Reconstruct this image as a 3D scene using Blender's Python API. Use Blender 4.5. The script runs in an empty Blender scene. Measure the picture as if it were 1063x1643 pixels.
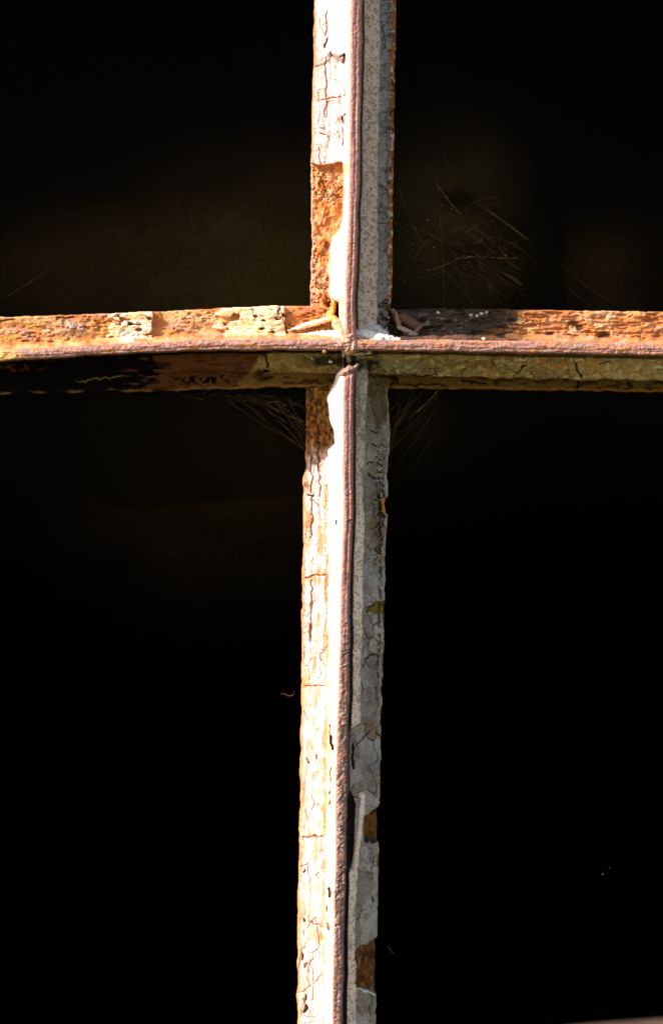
import bpy, math, random
import numpy as np
from mathutils import Vector

# ------------------------------------------------------------------ camera, sky, sun, exposure
S = 0.00025            # one unit of the measured plan = 0.25 mm
CD = 4200.0            # camera distance in plan units
CX, CY = 531.5, 821.5
scene = bpy.context.scene
cam_d = bpy.data.cameras.new('camera')
cam = bpy.data.objects.new('camera', cam_d)
scene.collection.objects.link(cam)
cam.location = (0, -CD*S, 0)
cam.rotation_euler = (math.radians(90), 0, 0)
cam_d.sensor_fit = 'VERTICAL'
cam_d.sensor_height = 36
cam_d.lens = 36*CD/1643.0
cam_d.clip_start = 0.02
cam_d.clip_end = 100
cam_d.dof.use_dof = True
cam_d.dof.focus_distance = CD*S + 0.008
cam_d.dof.aperture_fstop = (cam_d.lens/1000)/0.008
scene.camera = cam

SUN_FROM = Vector((-0.80, -0.25, 0.54)).normalized()
world = bpy.data.worlds.new('World')
scene.world = world
world.use_nodes = True
wn = world.node_tree
bg = wn.nodes['Background']
sky = wn.nodes.new('ShaderNodeTexSky')
sky.sky_type = 'NISHITA'
sky.sun_disc = False
sky.sun_elevation = math.asin(SUN_FROM.z)
sky.sun_rotation = math.atan2(SUN_FROM.x, SUN_FROM.y)
wb = wn.nodes.new('ShaderNodeMix'); wb.data_type = 'RGBA'; wb.blend_type = 'MULTIPLY'; wb.inputs[0].default_value = 1.0
wb.inputs[7].default_value = (1.18, 1.02, 0.88, 1)          # warm film balance of the sky light
wn.links.new(sky.outputs[0], wb.inputs[6]); wn.links.new(wb.outputs[2], bg.inputs[0])
bg.inputs[1].default_value = 0.12
# lower hemisphere: sunlit dry ground
tc = wn.nodes.new('ShaderNodeTexCoord'); sp = wn.nodes.new('ShaderNodeSeparateXYZ')
mr = wn.nodes.new('ShaderNodeMapRange'); mr.inputs['From Min'].default_value = 0.03; mr.inputs['From Max'].default_value = -0.05
bg2 = wn.nodes.new('ShaderNodeBackground'); bg2.inputs[0].default_value = (0.30, 0.235, 0.115, 1); bg2.inputs[1].default_value = 0.42
mx = wn.nodes.new('ShaderNodeMixShader')
wn.links.new(tc.outputs['Generated'], sp.inputs[0]); wn.links.new(sp.outputs[2], mr.inputs['Value'])
wn.links.new(mr.outputs[0], mx.inputs[0]); wn.links.new(bg.outputs[0], mx.inputs[1]); wn.links.new(bg2.outputs[0], mx.inputs[2])
wn.links.new(mx.outputs[0], wn.nodes['World Output'].inputs[0])

sun_d = bpy.data.lights.new('sun', 'SUN')
sun_d.energy = 4.0
sun_d.angle = math.radians(0.5)
sun_d.color = (1.0, 0.89, 0.79)
sun = bpy.data.objects.new('sun', sun_d)
scene.collection.objects.link(sun)
sun.rotation_euler = SUN_FROM.to_track_quat('Z', 'Y').to_euler()
sun.location = SUN_FROM*3

vs = scene.view_settings
vs.view_transform = 'Standard'; vs.look = 'None'; vs.gamma = 1; vs.use_curve_mapping = False
vs.exposure = 1.25

# ------------------------------------------------------------------ helpers
def W(px, py, d):
    """plan point (px,py) seen at depth d behind the rib front -> world"""
    k = (1 + d/CD)*S
    return ((px-CX)*k, d*S, -(py-CY)*k)

def tag(o, label=None, cat=None, group=None, kind=None):
    if label: o['label'] = label
    if cat: o['category'] = cat
    if group: o['group'] = group
    if kind: o['kind'] = kind
    return o

def link(name, me, mat, parent=None):
    o = bpy.data.objects.new(name, me)
    scene.collection.objects.link(o)
    if mat: me.materials.append(mat)
    if parent: o.parent = parent
    return o

def hsh(ix, iy, seed):
    n = (ix.astype(np.int64)*374761393 + iy.astype(np.int64)*668265263 + seed*974634777) & 0x7fffffff
    n = ((n ^ (n >> 13))*1274126177) & 0x7fffffff
    n = ((n ^ (n >> 15))*2246822519) & 0x7fffffff
    n = n ^ (n >> 14)
    return (n & 0xffffff)/float(0xffffff)

def vnoise(x, y, seed):
    ix = np.floor(x); iy = np.floor(y)
    fx = x-ix; fy = y-iy
    fx = fx*fx*fx*(fx*(fx*6-15)+10); fy = fy*fy*fy*(fy*(fy*6-15)+10)
    a = hsh(ix, iy, seed); b = hsh(ix+1, iy, seed); c = hsh(ix, iy+1, seed); d = hsh(ix+1, iy+1, seed)
    return (a*(1-fx)+b*fx)*(1-fy)+(c*(1-fx)+d*fx)*fy

def fbm(x, y, sx, sy, seed, octs=4, rough=0.55):
    """-1..1 fractal noise with cell size sx, sy"""
    t = 0; a = 1; tot = 0
    x = x/sx; y = y/sy
    for i in range(octs):
        ca, sa = math.cos(i*0.7), math.sin(i*0.7)
        t = t + a*(vnoise(x*ca-y*sa*0.3+i*17.3, y*ca+x*sa*0.3+i*9.1, seed+i*31)*2-1)
        tot += a; a *= rough; x = x*2.03; y = y*2.03
    return t/tot*1.6

def ss(a, b, x):
    t = np.clip((x-a)/(b-a), 0, 1)
    return t*t*(3-2*t)

def tab(v, pts):
    p = np.array(pts, float)
    return np.interp(v, p[:, 0], p[:, 1])

def smin(a, b, k):
    h = np.clip(0.5+0.5*(b-a)/k, 0, 1)
    return b*(1-h)+a*h-k*h*(1-h)

# ------------------------------------------------------------------ relief of the bars
X0, X1, Y0, Y1 = -170, 1233, -170, 1813
gx, gy = np.meshgrid(np.arange(X0, X1, 1.0), np.arange(Y0, Y1, 1.0))
coarse = ((gx > 468) & (gx < 650)) | ((gy > 483) & (gy < 645))
X = gx[coarse]; Y = gy[coarse]
n1 = fbm(X, Y, 26, 26, 1, 3); n2 = fbm(X, Y, 7, 7, 2, 3); n3 = fbm(X, Y, 3.2, 3.2, 3, 2)
nV = fbm(X, Y, 5, 34, 4, 4); nH = fbm(X, Y, 34, 5, 5, 4)
Xw = X+n2*2.2+n3*0.9; Yw = Y+fbm(X, Y, 8, 8, 6, 3)*2.6+n3*0.9

L = tab(Y, [(-170,509),(0,505),(110,503),(240,500),(290,500),(400,500),(490,498),(560,495),(640,492),(750,490),(765,486),(775,485.5),(790,488),(940,485),(1200,483),(1450,479),(1643,477),(1813,475)])
L = L + fbm(X*0, Y, 9, 17, 11, 5, .62)*1.5
R = tab(Y, [(-170,638),(0,634),(290,630),(440,628),(500,626),(600,620),(640,621),(690,625),(720,624),(760,620),(797,620.5),(801,617),(822,616.5),(826,620),(900,617),(1000,615),(1150,610),(1292,607.5),(1297,603.6),(1346,604),(1352,606.6),(1502,604),(1506,600.7),(1590,601),(1594,603),(1643,602),(1813,600)])
R = R + fbm(X*0, Y, 9, 15, 12, 5, .62)*1.3*(.4+.6*ss(20, 200, np.abs(Y-1440)))
RL = tab(Y, [(-170,563.5),(0,562),(290,560),(400,556),(490,553),(550,553),(640,551),(800,550),(940,547),(1200,540),(1643,532.5),(1813,529)])
RR = tab(Y, [(-170,583),(0,581),(290,576),(490,569),(550,570),(640,567),(800,566),(940,562),(1200,558),(1643,549),(1813,545)])
RL = RL-.7+fbm(X*0, Y, 9, 40, 13, 2)*0.8; RR = RR+.5+fbm(X*0, Y, 9, 34, 14, 2)*0.7
T = tab(X, [(-170,518),(0,510),(100,507),(180,503.5),(265,500),(300,498),(440,491.6),(455,492.5),(500,492),(640,497),(720,496),(840,498),(900,499),(1063,501),(1233,503)])
T = T+fbm(X, Y*0, 14, 9, 21, 3)*0.7
B = tab(X, [(-170,640),(0,632.5),(180,628.6),(300,625.5),(440,621),(560,620),(640,622.5),(840,625),(1063,629),(1233,632)])
B = B+fbm(X, Y*0, 12, 9, 22, 3)*1.3
RT = tab(X, [(-170,570),(0,561),(100,557),(180,552),(265,548),(300,545.6),(440,544),(540,545),(640,545),(720,545),(840,547),(1063,551),(1233,554)])
RB = tab(X, [(-170,590),(0,581),(100,574),(180,569),(265,565.5),(300,564),(440,562),(540,563),(640,564.5),(720,565),(840,568),(1063,572),(1233,575)])
RT = RT+fbm(X, Y*0, 34, 9, 23, 3)*0.9; RB = RB+fbm(X, Y*0, 28, 9, 24, 3)*0.9

# --- vertical bar, depth below the rib front
inner = tab(Y, [(-170,36),(0,35),(85,34),(100,10),(255,9),(275,8),(355,8),(372,16),(385,24),(400,26),(478,24),(486,10),(520,8),(590,3),(600,12),(640,26),(672,22),(690,14),(712,13),(722,22),(760,22),(940,17),(1200,13),(1643,11.5),(1813,11)])
inner = inner+fbm(X, Y, 30, 22, 16, 4)*1.8
wl = RL-L
a = RL-X
baseL = 80+9*np.clip((a-inner)/np.maximum(wl-inner, 1), 0, 1.2)
innL = 9+(a/np.maximum(inner, 4))*28
stepL = ss(-1.0, 1.8, a-inner)
dL = innL*(1-stepL)+baseL*stepL
dL = dL+ss(-0.6, 3.4, a-wl)*45
# right side: crevice, sandy bead, outer putty
bead = tab(Y, [(-170,27),(0,27),(120,28),(290,29),(490,36),(560,30),(600,22),(640,22),(700,19),(745,19),(760,15),(800,15),(835,19),(940,20),(975,21),(1020,19),(1080,17),(1120,18),(1160,20),(1169,8),(1175,5),(1385,5),(1400,14),(1420,18),(1480,17),(1520,18),(1560,20),(1643,22),(1813,22)])
bead = bead+fbm(X*0, Y, 9, 9, 17, 3)*1.0
b = X-RR
wr = R-RR
gapw = tab(Y, [(-170,3),(0,3),(480,4),(560,3),(900,4),(1100,5),(1165,4),(1200,4),(1268,5),(1290,13),(1370,11),(1400,4.5),(1643,6.5),(1813,6.5)])
gapd = tab(Y, [(-170,20),(0,20),(540,20),(600,18),(900,26),(1180,34),(1200,45),(1240,44),(1262,34),(1290,92),(1370,90),(1400,46),(1813,46)])
outR = 46+40*np.clip((b-bead)/np.maximum(wr-bead, 1), 0, 1.3)
beadR = 15+13*np.clip((b-gapw)/np.maximum(bead-gapw, 3), 0, 1)
hasb = ss(6, 10, bead)
stepR = ss(-1.2, 1.5, b-bead)
dR = beadR*(1-stepR)+outR*stepR
dR = np.where(hasb > 0.5, dR, outR)
gm = (1-ss(gapw-1.6, gapw+0.8, b))
dR = dR*(1-gm)+np.maximum(gapd, dR)*gm
dR = dR+ss(-0.6, 3.2, b-wr)*45
cV = (RL+RR)/2; hV = (RR-RL)/2
tV = np.clip(np.abs(X-cV)/hV, 0, 1)
bump = ss(850, 1150, Y)
ribn = (fbm(X+.6*Y, Y-.4*X, 4.6, 5.2, 31, 4)*(0.30+0.95*bump)*(.55+.6*ss(-.4, .5, n1))+fbm(X, Y, 4, 60, 32, 3)*0.7)
dRib = 7*(1-np.sqrt(np.maximum(1-tV**3.6, 0)))+ribn*1.05+1.2*np.exp(-((X-cV-1)/1.6)**2)*(1-bump)
isRibV = (X >= RL) & (X <= RR)
dV = np.where(isRibV, dRib, np.where(X < RL, dL, dR))

# --- horizontal bar
aT = RT-Y; wT = RT-T
innT = 5.5+fbm(X, Y*0, 12, 9, 25, 3)*1.6
baseT = 78+8*np.clip((aT-innT)/np.maximum(wT-innT, 1), 0, 1.2)
stT = ss(-1.0, 5.0, aT-innT)
dT = (8+np.clip(aT/innT, 0, 1.5)*22)*(1-stT)+baseT*stT
dT = dT+ss(-0.6, 3.2, aT-wT)*45
bB = Y-RB; wB = B-RB
lay = tab(X, [(-170,14),(0,12),(170,14),(200,24),(260,32),(400,34),(520,38),(600,38),(640,40),(1233,38)])+fbm(X, Y*0, 22, 9, 26, 3)*2.2
stB = ss(-1.2, 1.6, bB-lay)
dB = (22+20*np.clip(bB/lay, 0, 1))*(1-stB)+(60+24*np.clip((bB-lay)/np.maximum(wB-lay, 1), 0, 1.2))*stB
gB = 1-ss(2.0, 5.0, bB)
dB = dB*(1-gB)+np.maximum(dB, 34)*gB
dB = dB+ss(-0.6, 3.2, bB-wB)*45
cH = (RT+RB)/2; hH = (RB-RT)/2
tH = np.clip(np.abs(Y-cH)/hH, 0, 1)
ribh = fbm(X, Y, 6, 3.4, 33, 3)*.75+fbm(X, Y, 30, 3, 34, 3)*0.7
dRh = 7*(1-np.sqrt(np.maximum(1-tH**2.2, 0)))+ribh+1.0*np.exp(-((Y-cH-3)/1.4)**2)
isRibH = (Y >= RT) & (Y <= RB)
dH = np.where(isRibH, dRh, np.where(Y < RT, dT, dB))

# the vertical rib breaks for a short gap under the crossing
dV = np.where(isRibV, dV+30*ss(543, 549, Y)*(1-ss(566, 570, Y)), dV)
gapm = ss(563, 568, Y)*(1-ss(594, 606, Y+(X-560)*0.35))
dV = np.where(isRibV, dV+gapm*(24+n2*9), dV)

up = Y < 560
k = 9.0
d = smin(dV, dH, k)
isV = dV < dH
dbase = d.copy()
# part id
lab = np.zeros(X.shape, int)
lab[isV & isRibV] = 1
lab[(~isV) & isRibH] = 2
fv = isV & ~isRibV; fh = (~isV) & ~isRibH
lab[fv & (X < RL) & up] = 3; lab[fv & (X > RR) & up] = 4
lab[fv & (X < RL) & ~up] = 5; lab[fv & (X > RR) & ~up] = 6
lf = X < 560
lab[fh & (Y < RT) & lf] = 7; lab[fh & (Y < RT) & ~lf] = 8
lab[fh & (Y > RB) & lf] = 9; lab[fh & (Y > RB) & ~lf] = 10

# ------------------------------------------------------------------ relief detail + colours of the layers
col = np.zeros((len(X), 3))
def C(r, g, b): return np.array((r, g, b), float)
def paint(mask, c):
    global col
    m = np.clip(mask, 0, 1)[:, None]
    col = col*(1-m)+c*m
WHITE = C(.72, .625, .62); STAIN = C(.60, .25, .045); CREAM = C(.76, .60, .38)
RUST = C(.46, .145, .03); RUSTD = C(.13, .042, .014); RUSTR = C(.36, .12, .06)
BEIGE = C(.44, .355, .29); GREY = C(.30, .262, .235); OLIVE = C(.225, .155, .048); BLACK = C(.004, .003, .002)
BROWN = C(.15, .055, .014)

def crack(x0, y0, x1, y1, w=1.0, wob=3.0, seed=50, ends=0.15):
    """mask of a thin wandering line"""
    px = X+fbm(X, Y, 9, 9, seed, 3)*wob; py = Y+fbm(X, Y, 9, 9, seed+7, 3)*wob
    dx, dy = x1-x0, y1-y0; l2 = dx*dx+dy*dy
    t = np.clip(((px-x0)*dx+(py-y0)*dy)/l2, 0, 1)
    dist = np.hypot(px-x0-t*dx, py-y0-t*dy)
    ww = w*np.clip(np.minimum(t, 1-t)/ends+0.35, 0, 1)
    return 1-ss(ww*0.6, ww*1.5, dist)
def blob(cx, cy, rx, ry, soft=0.35, wob=1.0):
    r = np.hypot((X+n2*2*wob-cx)/rx, (Y+fbm(X, Y, 7, 7, 8, 2)*2*wob-cy)/ry)
    return 1-ss(1-soft, 1+soft*0.4, r)

def plates(sx, sy, seed, warp=2.5):
    # distance to the border between irregular paint plates, and a random tone per plate
    x = (X+fbm(X, Y, 12, 12, seed+3, 3)*warp)/sx; y = (Y+fbm(X, Y, 12, 12, seed+5, 3)*warp)/sy
    ix = np.floor(x); iy = np.floor(y)
    f1 = np.full(len(X), 9.0); f2 = np.full(len(X), 9.0); tone = np.zeros(len(X))
    for ox in (-1, 0, 1):
        for oy in (-1, 0, 1):
            jx = ix+ox; jy = iy+oy
            dx_ = jx+hsh(jx, jy, seed)-x; dy_ = jy+hsh(jx, jy, seed+1)-y
            q_ = np.hypot(dx_, dy_); near = q_ < f1
            f2 = np.where(near, f1, np.minimum(f2, q_)); tone = np.where(near, hsh(jx, jy, seed+2), tone); f1 = np.where(near, q_, f1)
    return f2-f1, tone
# ---- vertical left, putty face
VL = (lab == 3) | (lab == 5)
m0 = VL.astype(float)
m = VL.astype(float)
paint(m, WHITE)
stepz = m*ss(-1.5, 2, a-inner)                   # outer, lower band
inz = m*(1-ss(-1.5, 1, a-inner))
rough = fbm(X, Y, 4.5, 9, 41, 4)
d += stepz*(rough*.62+nV*.85)*(.62+.38*(1-ss(950, 1150, Y)))
d += inz*(nV*0.5)
st = np.clip(ss(0.30, 0.75, fbm(X, Y, 9, 26, 42, 4))*0.75, 0, 1)
paint(m*st*ss(700, 800, Y)*(.35+.6*(1-ss(930, 1250, Y)))*ss(-3, 4, a-inner), STAIN)
vein = np.exp(-(fbm(X, Y, 11, 15, 145, 4)/.055)**2)*ss(-.1, .5, fbm(X, Y, 16, 40, 146, 3)+.35*(1-ss(950, 1200, Y))*ss(740, 770, Y))
paint(m*vein*.75*ss(-1, 3, a-inner), C(.50, .19, .04)); d += m*vein*1.3
paint(m*ss(.15, .6, fbm(X, Y, 6, 10, 147, 4))*.35*ss(-1, 3, a-inner), C(.62, .42, .30))
# orange seam along the foot of the inner face
seam = np.exp(-((a-inner-2.5)/3.2)**2)*ss(-0.55, 0.5, fbm(X, Y, 5, 30, 43, 3))
paint(m*seam*0.72*ss(735, 770, Y), STAIN)
paint(m*np.exp(-((a-4)/1.8)**2)*ss(-0.2, 0.5, fbm(X, Y, 4, 40, 44, 3))*0.45*ss(600, 700, Y), STAIN*1.05)
# orange rim at the outer edge
rim = ss(-5.5, -1.0, a-wl+n2*1.5)
paint(m*rim*0.8, C(.62, .24, .06)); 
paint(m*ss(-1.0, 1.2, a-wl), C(.30, .10, .03))
pe, pt_ = plates(24, 46, 400)
pm = m*(1-ss(.02, .08, pe))*ss(.1, .5, fbm(X, Y, 30, 50, 402, 2))*ss(0, 4, a-inner)
d += pm*1.6; paint(pm*.5, C(.64, .36, .16)); d += stepz*(pt_-.5)*1.6*(1-ss(1000, 1400, Y)*.6)
paint(m*(1-stepz)*ss(740, 900, Y)*.55*ss(-.3, .5, fbm(X, Y, 4, 50, 403, 3)), C(.68, .46, .22))
paint(m*ss(950, 1100, Y)*.5*ss(.1, .5, fbm(X, Y, 8, 34, 404, 4))*ss(0, 3, a-inner), C(.62, .36, .12))
# patches of warm stain
for (cx, cy, rx, ry, s_) in [(512,925,26,14,.75),(520,860,12,40,.55),(508,1000,6,30,.4),(512,1170,16,5,.8),(508,1240,12,8,.5),(522,1235,8,50,.5),(520,1300,7,30,.55),(500,1100,14,3,.7),(500,1342,22,3,.9),(522,1505,8,18,.6),(516,160,16,3,.6),(512,120,5,60,.3),(498,780,8,26,.5),(520,780,10,40,.3),(527,1100,4,200,.35),(552,500,10,60,.6)]:
    paint(m*blob(cx, cy, rx*1.1, ry, .9, 2)*min(s_*1.3, .95)*ss(-.6, .4, rough+n2*.6), STAIN)
# fissures in the putty
def cut(cm, depth, c, amt=1.0):
    global d
    d = d+cm*depth
    paint(cm*amt, c)
DK = C(.20, .08, .03)
mm = m
for (x0,y0,x1,y1,w,dep,sd) in [(525,14,524,60,1.2,4,60),(527,58,521,76,1.6,5,61),(530,84,534,88,1.6,8,62),(545,92,554,88,1.6,6,63),(552,86,552,100,1.3,6,64),
    (524,90,524,190,1.0,3,65),(516,160,552,154,1.1,3,66),(552,138,553,156,1.2,6,67),(552,182,552,200,1.7,12,68),(551,204,550,236,1.0,5,69),(512,205,524,207,1.1,3,70),(514,214,522,217,1.1,3,71),
    (519,180,527,160,1.0,2,72),(512,235,513,262,.9,2,73),(505,20,506,80,.8,2,74),
    (509,640,512,760,1.6,4,75),(500,730,500,790,1.0,4,76),(502,790,499,860,1.1,4,77),(512,760,514,800,.9,3,78),(488,926,525,922,1.2,4,79),(500,930,499,1030,1.1,3,80),(496,1030,500,1000,1.0,3,81),
    (541,836,541,842,1.4,6,82),(528,1162,529,1182,1.6,10,83),(529,1180,534,1203,2.2,16,84),(532,1230,531,1258,1.0,6,85),(528,1270,528,1292,1.1,8,86),
    (484,1341,520,1342,1.0,3,87),(488,1100,522,1100,.8,2.5,88),(493,1476,524,1490,1.0,3,89),(524,1480,528,1492,2.0,10,90),(528,1424,530,1440,2.0,12,91),(523,1452,524,1462,1.7,9,92),
    (489,1475,490,1480,1.5,5,93),(487,1528,488,1540,1.5,6,94),(492,1545,489,1552,1.2,4,95),(490,1595,488,1606,1.6,7,96),(492,1612,488,1625,2.4,8,97),(484,1600,500,1630,1.0,2,98),
    (493,1560,502,1535,.8,1.5,99),(490,1395,486,1402,1.4,5,100),(492,1215,496,1225,1.2,4,101),(508,1210,509,1218,1.2,4,102),(487,1630,505,1632,.8,2,103),(500,800,512,812,1.0,3,104),(494,795,504,796,1.3,4,105)]:
    cut(mm*crack(x0,y0,x1,y1,w,2.2,sd), dep, DK if w > 1.25 else C(.50,.20,.06), .9 if w > 1.25 else .75)
# exposed rust between y 262 and 540
lower = 262+fbm(X, Y*0, 14, 9, 45, 3)*3.0
ex = m*ss(-1.2, 1.2, Y-lower)*(1-ss(600, 604, Y))*ss(-1.0, 1.0, a-inner)
ex0 = m*ss(-1.2, 1.2, Y-lower)*(Y < 600)*(1-ss(-1, 1, a-inner))
d += ex*(9+fbm(X, Y, 6, 7, 46, 4)*1.7)
rc = fbm(X, Y, 7, 9, 47, 4)
paint(ex, C(.56, .23, .08)); paint(ex*ss(.1, .5, fbm(X, Y, 13, 16, 430, 3))*.6, C(.62, .36, .24)); pe, pt_ = plates(13, 17, 431, 3); d += ex*(pt_-.5)*4; paint(ex*(pt_ < .3)*.5, C(.36, .12, .03))
paint(ex*ss(.1, .7, rc)*.8, C(.66, .38, .20)); paint(ex*ss(.2, .8, -rc)*.8, C(.40, .12, .02))
paint(ex*ss(-3, 2, Y-430)*.5*ss(-.2, .6, n2), C(.5, .28, .2))
pit = ex*ss(.25, .55, fbm(X, Y, 3.6, 3.6, 48, 2))*ss(-.2, .3, n1+.25)
pit = pit*ss(-.35, .4, n1); d += pit*2.8; paint(pit*.55, C(.14, .06, .03))
gr = ex*blob(529, 316, 11, 14, .6)*ss(.0, .4, fbm(X, Y, 3, 3, 49, 2)); d -= gr*3; paint(gr*.8, C(.42, .38, .34))
paint(ex*ss(-5, -1, a-wl)*.8, C(.55, .30, .22))
paint(ex0*(1-ss(272, 300, Y)), C(.72,.45,.25))
# raw face under the crossing, its colour darkened where the level bar's shadow falls
rw = m*ss(600, 606, Y)*(1-ss(700, 765, Y+n2*14))*ss(-1, 1, a-inner)
paint(rw, C(.26, .10, .016)); paint(rw*ss(-.1, .5, fbm(X, Y, 5, 12, 148, 4))*.6, C(.12, .05, .014)); paint(rw*ss(.1, .6, nV)*.6, C(.36, .24, .10)); paint(rw*ss(.1, .7, -nV)*.8, RUSTD*1.3)
rw2 = m*ss(700, 720, Y)*(1-ss(755, 760, Y))*ss(-1, 1, a-inner)
paint(rw2*ss(-.1, .5, nV)*.5, C(.55, .42, .34))
rwt = fbm(X, Y, 5, 6, 450, 4); d += rw*(nV*1.3+2+rwt*2.2); paint(rw*ss(.1, .45, rwt)*.75, C(.07, .03, .01)); paint(rw*ss(.15, .5, -rwt)*.5, C(.34, .17, .035))
wp = m*ss(752, 756, Y+n2*2)*(1-ss(740, 1643, Y))*ss(-1, 1, a-inner)
nip = blob(487, 776, 4, 6, .6); d -= nip*m*4

# ---- vertical right, shaded face
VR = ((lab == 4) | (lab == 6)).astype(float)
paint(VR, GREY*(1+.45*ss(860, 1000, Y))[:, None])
outz = VR*ss(-1, 1, b-bead)
bz = VR*(1-ss(-1, 1, b-bead))*hasb*(1-gm)
g1 = fbm(X, Y, 2.6, 2.6, 51, 2)
d += outz*(fbm(X, Y, 7, 11, 52, 4)*1.6+g1*.9+outz*n3*.9*ss(1040, 1080, Y)*(1-ss(1250, 1290, Y)))
dirt = ss(.0, .6, fbm(X, Y, 9, 15, 53, 4))
paint(outz*dirt*.6, C(.18, .15, .12))
paint(outz*ss(.2, .6, fbm(X, Y, 14, 26, 54, 3))*.5, C(.36, .345, .335))
paint(outz*(Y < 540)*.45, C(.19, .20, .21))
strk = ss(.15, .5, fbm(X, Y, 6, 3.2, 154, 3))*outz*(.9*(Y < 545)+.45*ss(900, 960, Y)*ss(.0, .4, fbm(X, Y, 30, 40, 155, 2))); d += strk*2.2; paint(strk*.75, C(.075, .065, .055))
olv_shade = outz*ss(570, 600, Y)*(1-ss(660, 730, Y+n2*14)); paint(olv_shade*.9, C(.105, .08, .03)); paint(olv_shade*ss(.1, .5, fbm(X, Y, 6, 7, 156, 3))*.8, C(.04, .028, .012))  # olive dark painted below the level bar, standing for its shade and bounce
olb = VR*(1-outz)*ss(566, 590, Y)*(1-ss(650, 760, Y+n2*20))
paint(outz*ss(.25, .6, g1)*.5*ss(-.5, .4, n1), C(.10, .085, .07))
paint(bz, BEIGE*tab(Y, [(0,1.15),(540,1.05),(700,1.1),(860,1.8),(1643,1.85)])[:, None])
paint(bz*ss(.1, .8, fbm(X, Y, 8, 22, 55, 4))*.5, C(.30, .27, .20))
paint(bz*ss(.35, .75, fbm(X, Y, 12, 36, 56, 3))*.45*(Y < 560), C(.42, .37, .18))
paint(olb*.6*ss(-.3, .4, fbm(X, Y, 6, 8, 157, 3)), C(.14, .125, .09))
pits = bz*ss(.35, .65, fbm(X, Y, 3.2, 3.6, 57, 2))
d += pits*2.0+bz*(g1*.7+n2*.8); paint(pits*.5, C(.20, .17, .13))
pe, pt_ = plates(20, 34, 410)
pmr = outz*(1-ss(.03, .11, pe))*ss(-.05, .4, fbm(X, Y, 24, 50, 412, 2))
d += pmr*3.0; paint(pmr*.8, C(.06, .045, .03)); d += outz*(pt_-.5)*3.2; paint(outz*(pt_ > .72)*.35, C(.40, .36, .32)); paint(outz*(pt_ < .22)*.45, C(.17, .13, .09))
slit = VR*gm*ss(1262, 1276, Y)*(1-ss(1385, 1400, Y)); paint(slit*.8, C(.03, .018, .012))  # shade of the deep slit put into its colour
# light ridge where the bead ends on the upper arm
rd = VR*np.exp(-((b-bead)/1.5)**2)*(Y < 230); paint(rd*.7, C(.6, .57, .52)); d -= rd*2
paint(VR*gm*(1-.8*ss(1262, 1276, Y)*(1-ss(1385, 1400, Y))), C(.13, .09, .065))  # gap tone also paints the shadow line beside the rib
# rusty rim
rimR = VR*ss(-7, -3.5, b-wr+n2*2.2)
rr_ = rimR*(Y < 560); paint(rr_, C(.34, .12, .02)); paint(rr_*ss(.15, .5, fbm(X, Y, 4, 5, 58, 3)), C(.60, .52, .44)); paint(rr_*ss(.2, .6, fbm(X, Y, 5, 8, 59, 3)), RUSTD)
rl_ = VR*ss(-3, -1, b-wr+n2)*(Y > 560); paint(rl_*.8, C(.46, .42, .38)); paint(rl_*ss(.1, .6, fbm(X, Y, 4, 8, 60, 3)), C(.30, .14, .05))
# eroded dark pocks near the edge
pk = VR*ss(.10, .45, fbm(X, Y, 4, 3.4, 61, 3))*np.exp(-((b-wr+12)/7.5)**2)*(ss(690, 730, Y)*(1-ss(880, 930, Y))+.9*(Y < 545)*ss(.0, .4, n1+.2)*np.exp(-((b-wr+4)/6)**2))
d += pk*7; paint(pk*.9, C(.05, .03, .018))
pk2 = VR*ss(.15, .4, fbm(X, Y, 3, 6, 62, 2))*np.exp(-((b-wr+7)/2.6)**2)*ss(740, 760, Y)*(1-ss(1080, 1180, Y))
d += pk2*6; paint(pk2*.85, C(.06, .04, .03))
# olive stain patches; the one under the crossing deepens the bar's painted shade
for (cx, cy, rx, ry, c, s_) in [(612,238,9,22,C(.26,.26,.17),.9),(592,370,8,20,C(.40,.38,.22),.6),(598,842,16,26,C(.17,.13,.06),.8),(605,650,18,40,C(.14,.11,.06),.85),(600,1075,22,36,C(.20,.175,.15),.7),(592,1225,24,30,C(.22,.2,.18),.7),(595,1170,12,16,C(.2,.13,.07),.6)]:
    paint(outz*blob(cx, cy, rx, ry, .8, 1.5)*s_, c)
# mustard patch and chips down to the brown metal
ms = VR*(X > 586)*ss(-1, 1, Yw-(979-(X-588)*0.62))*(1-ss(-1, 1, Yw-983)); d += ms*5; paint(ms, C(.20, .145, .025)); paint(ms*ss(0, .5, n2), C(.12, .08, .02))
paint(rimR*ss(798,800,Y)*(1-ss(822,825,Y)), C(.6,.26,.04))
for (x0,y0,x1,y1,w,dep,sd) in [(588,975,608,963,1.3,6,110),(584,1057,606,1047,1.3,5,111),(592,850,610,838,1.0,4,112),(585,745,600,742,1.0,4,113),(572,1195,592,1172,1.0,4,114),(591,692,606,694,1.0,4,115),(598,712,603,718,1.6,5,116),(608,770,609,860,1.1,6,117),(596,1440,600,1450,1,3,118),(589,760,604,770,1.2,4,119),(566,1193,567,1236,2.0,14,120)]:
    cut(VR*crack(x0,y0,x1,y1,w,2.5,sd), dep, C(.05,.03,.015), .85)
ch1 = VR*ss(-.8, .8, Yw-(1307-(X-588)*0.72))*(1-ss(-.8, .8, Yw-(1350-(X-604)*.1)))*(b > bead+1)*(X > 583)
chn = fbm(X, Y, 7, 10, 460, 4); d += ch1*(11+chn*2.5); paint(ch1, C(.17, .07, .018)); paint(ch1*ss(.0, .5, chn)*.8, C(.07, .028, .01)); paint(ch1*blob(590, 1350, 16, 8, .6), C(.04,.03,.03))
ch2 = VR*ss(-.8, .8, Yw-(1520-(X-576)*0.58))*(1-ss(-.8, .8, Yw-(1582+(X-574)*.38)))*(b > bead-1)
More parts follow.
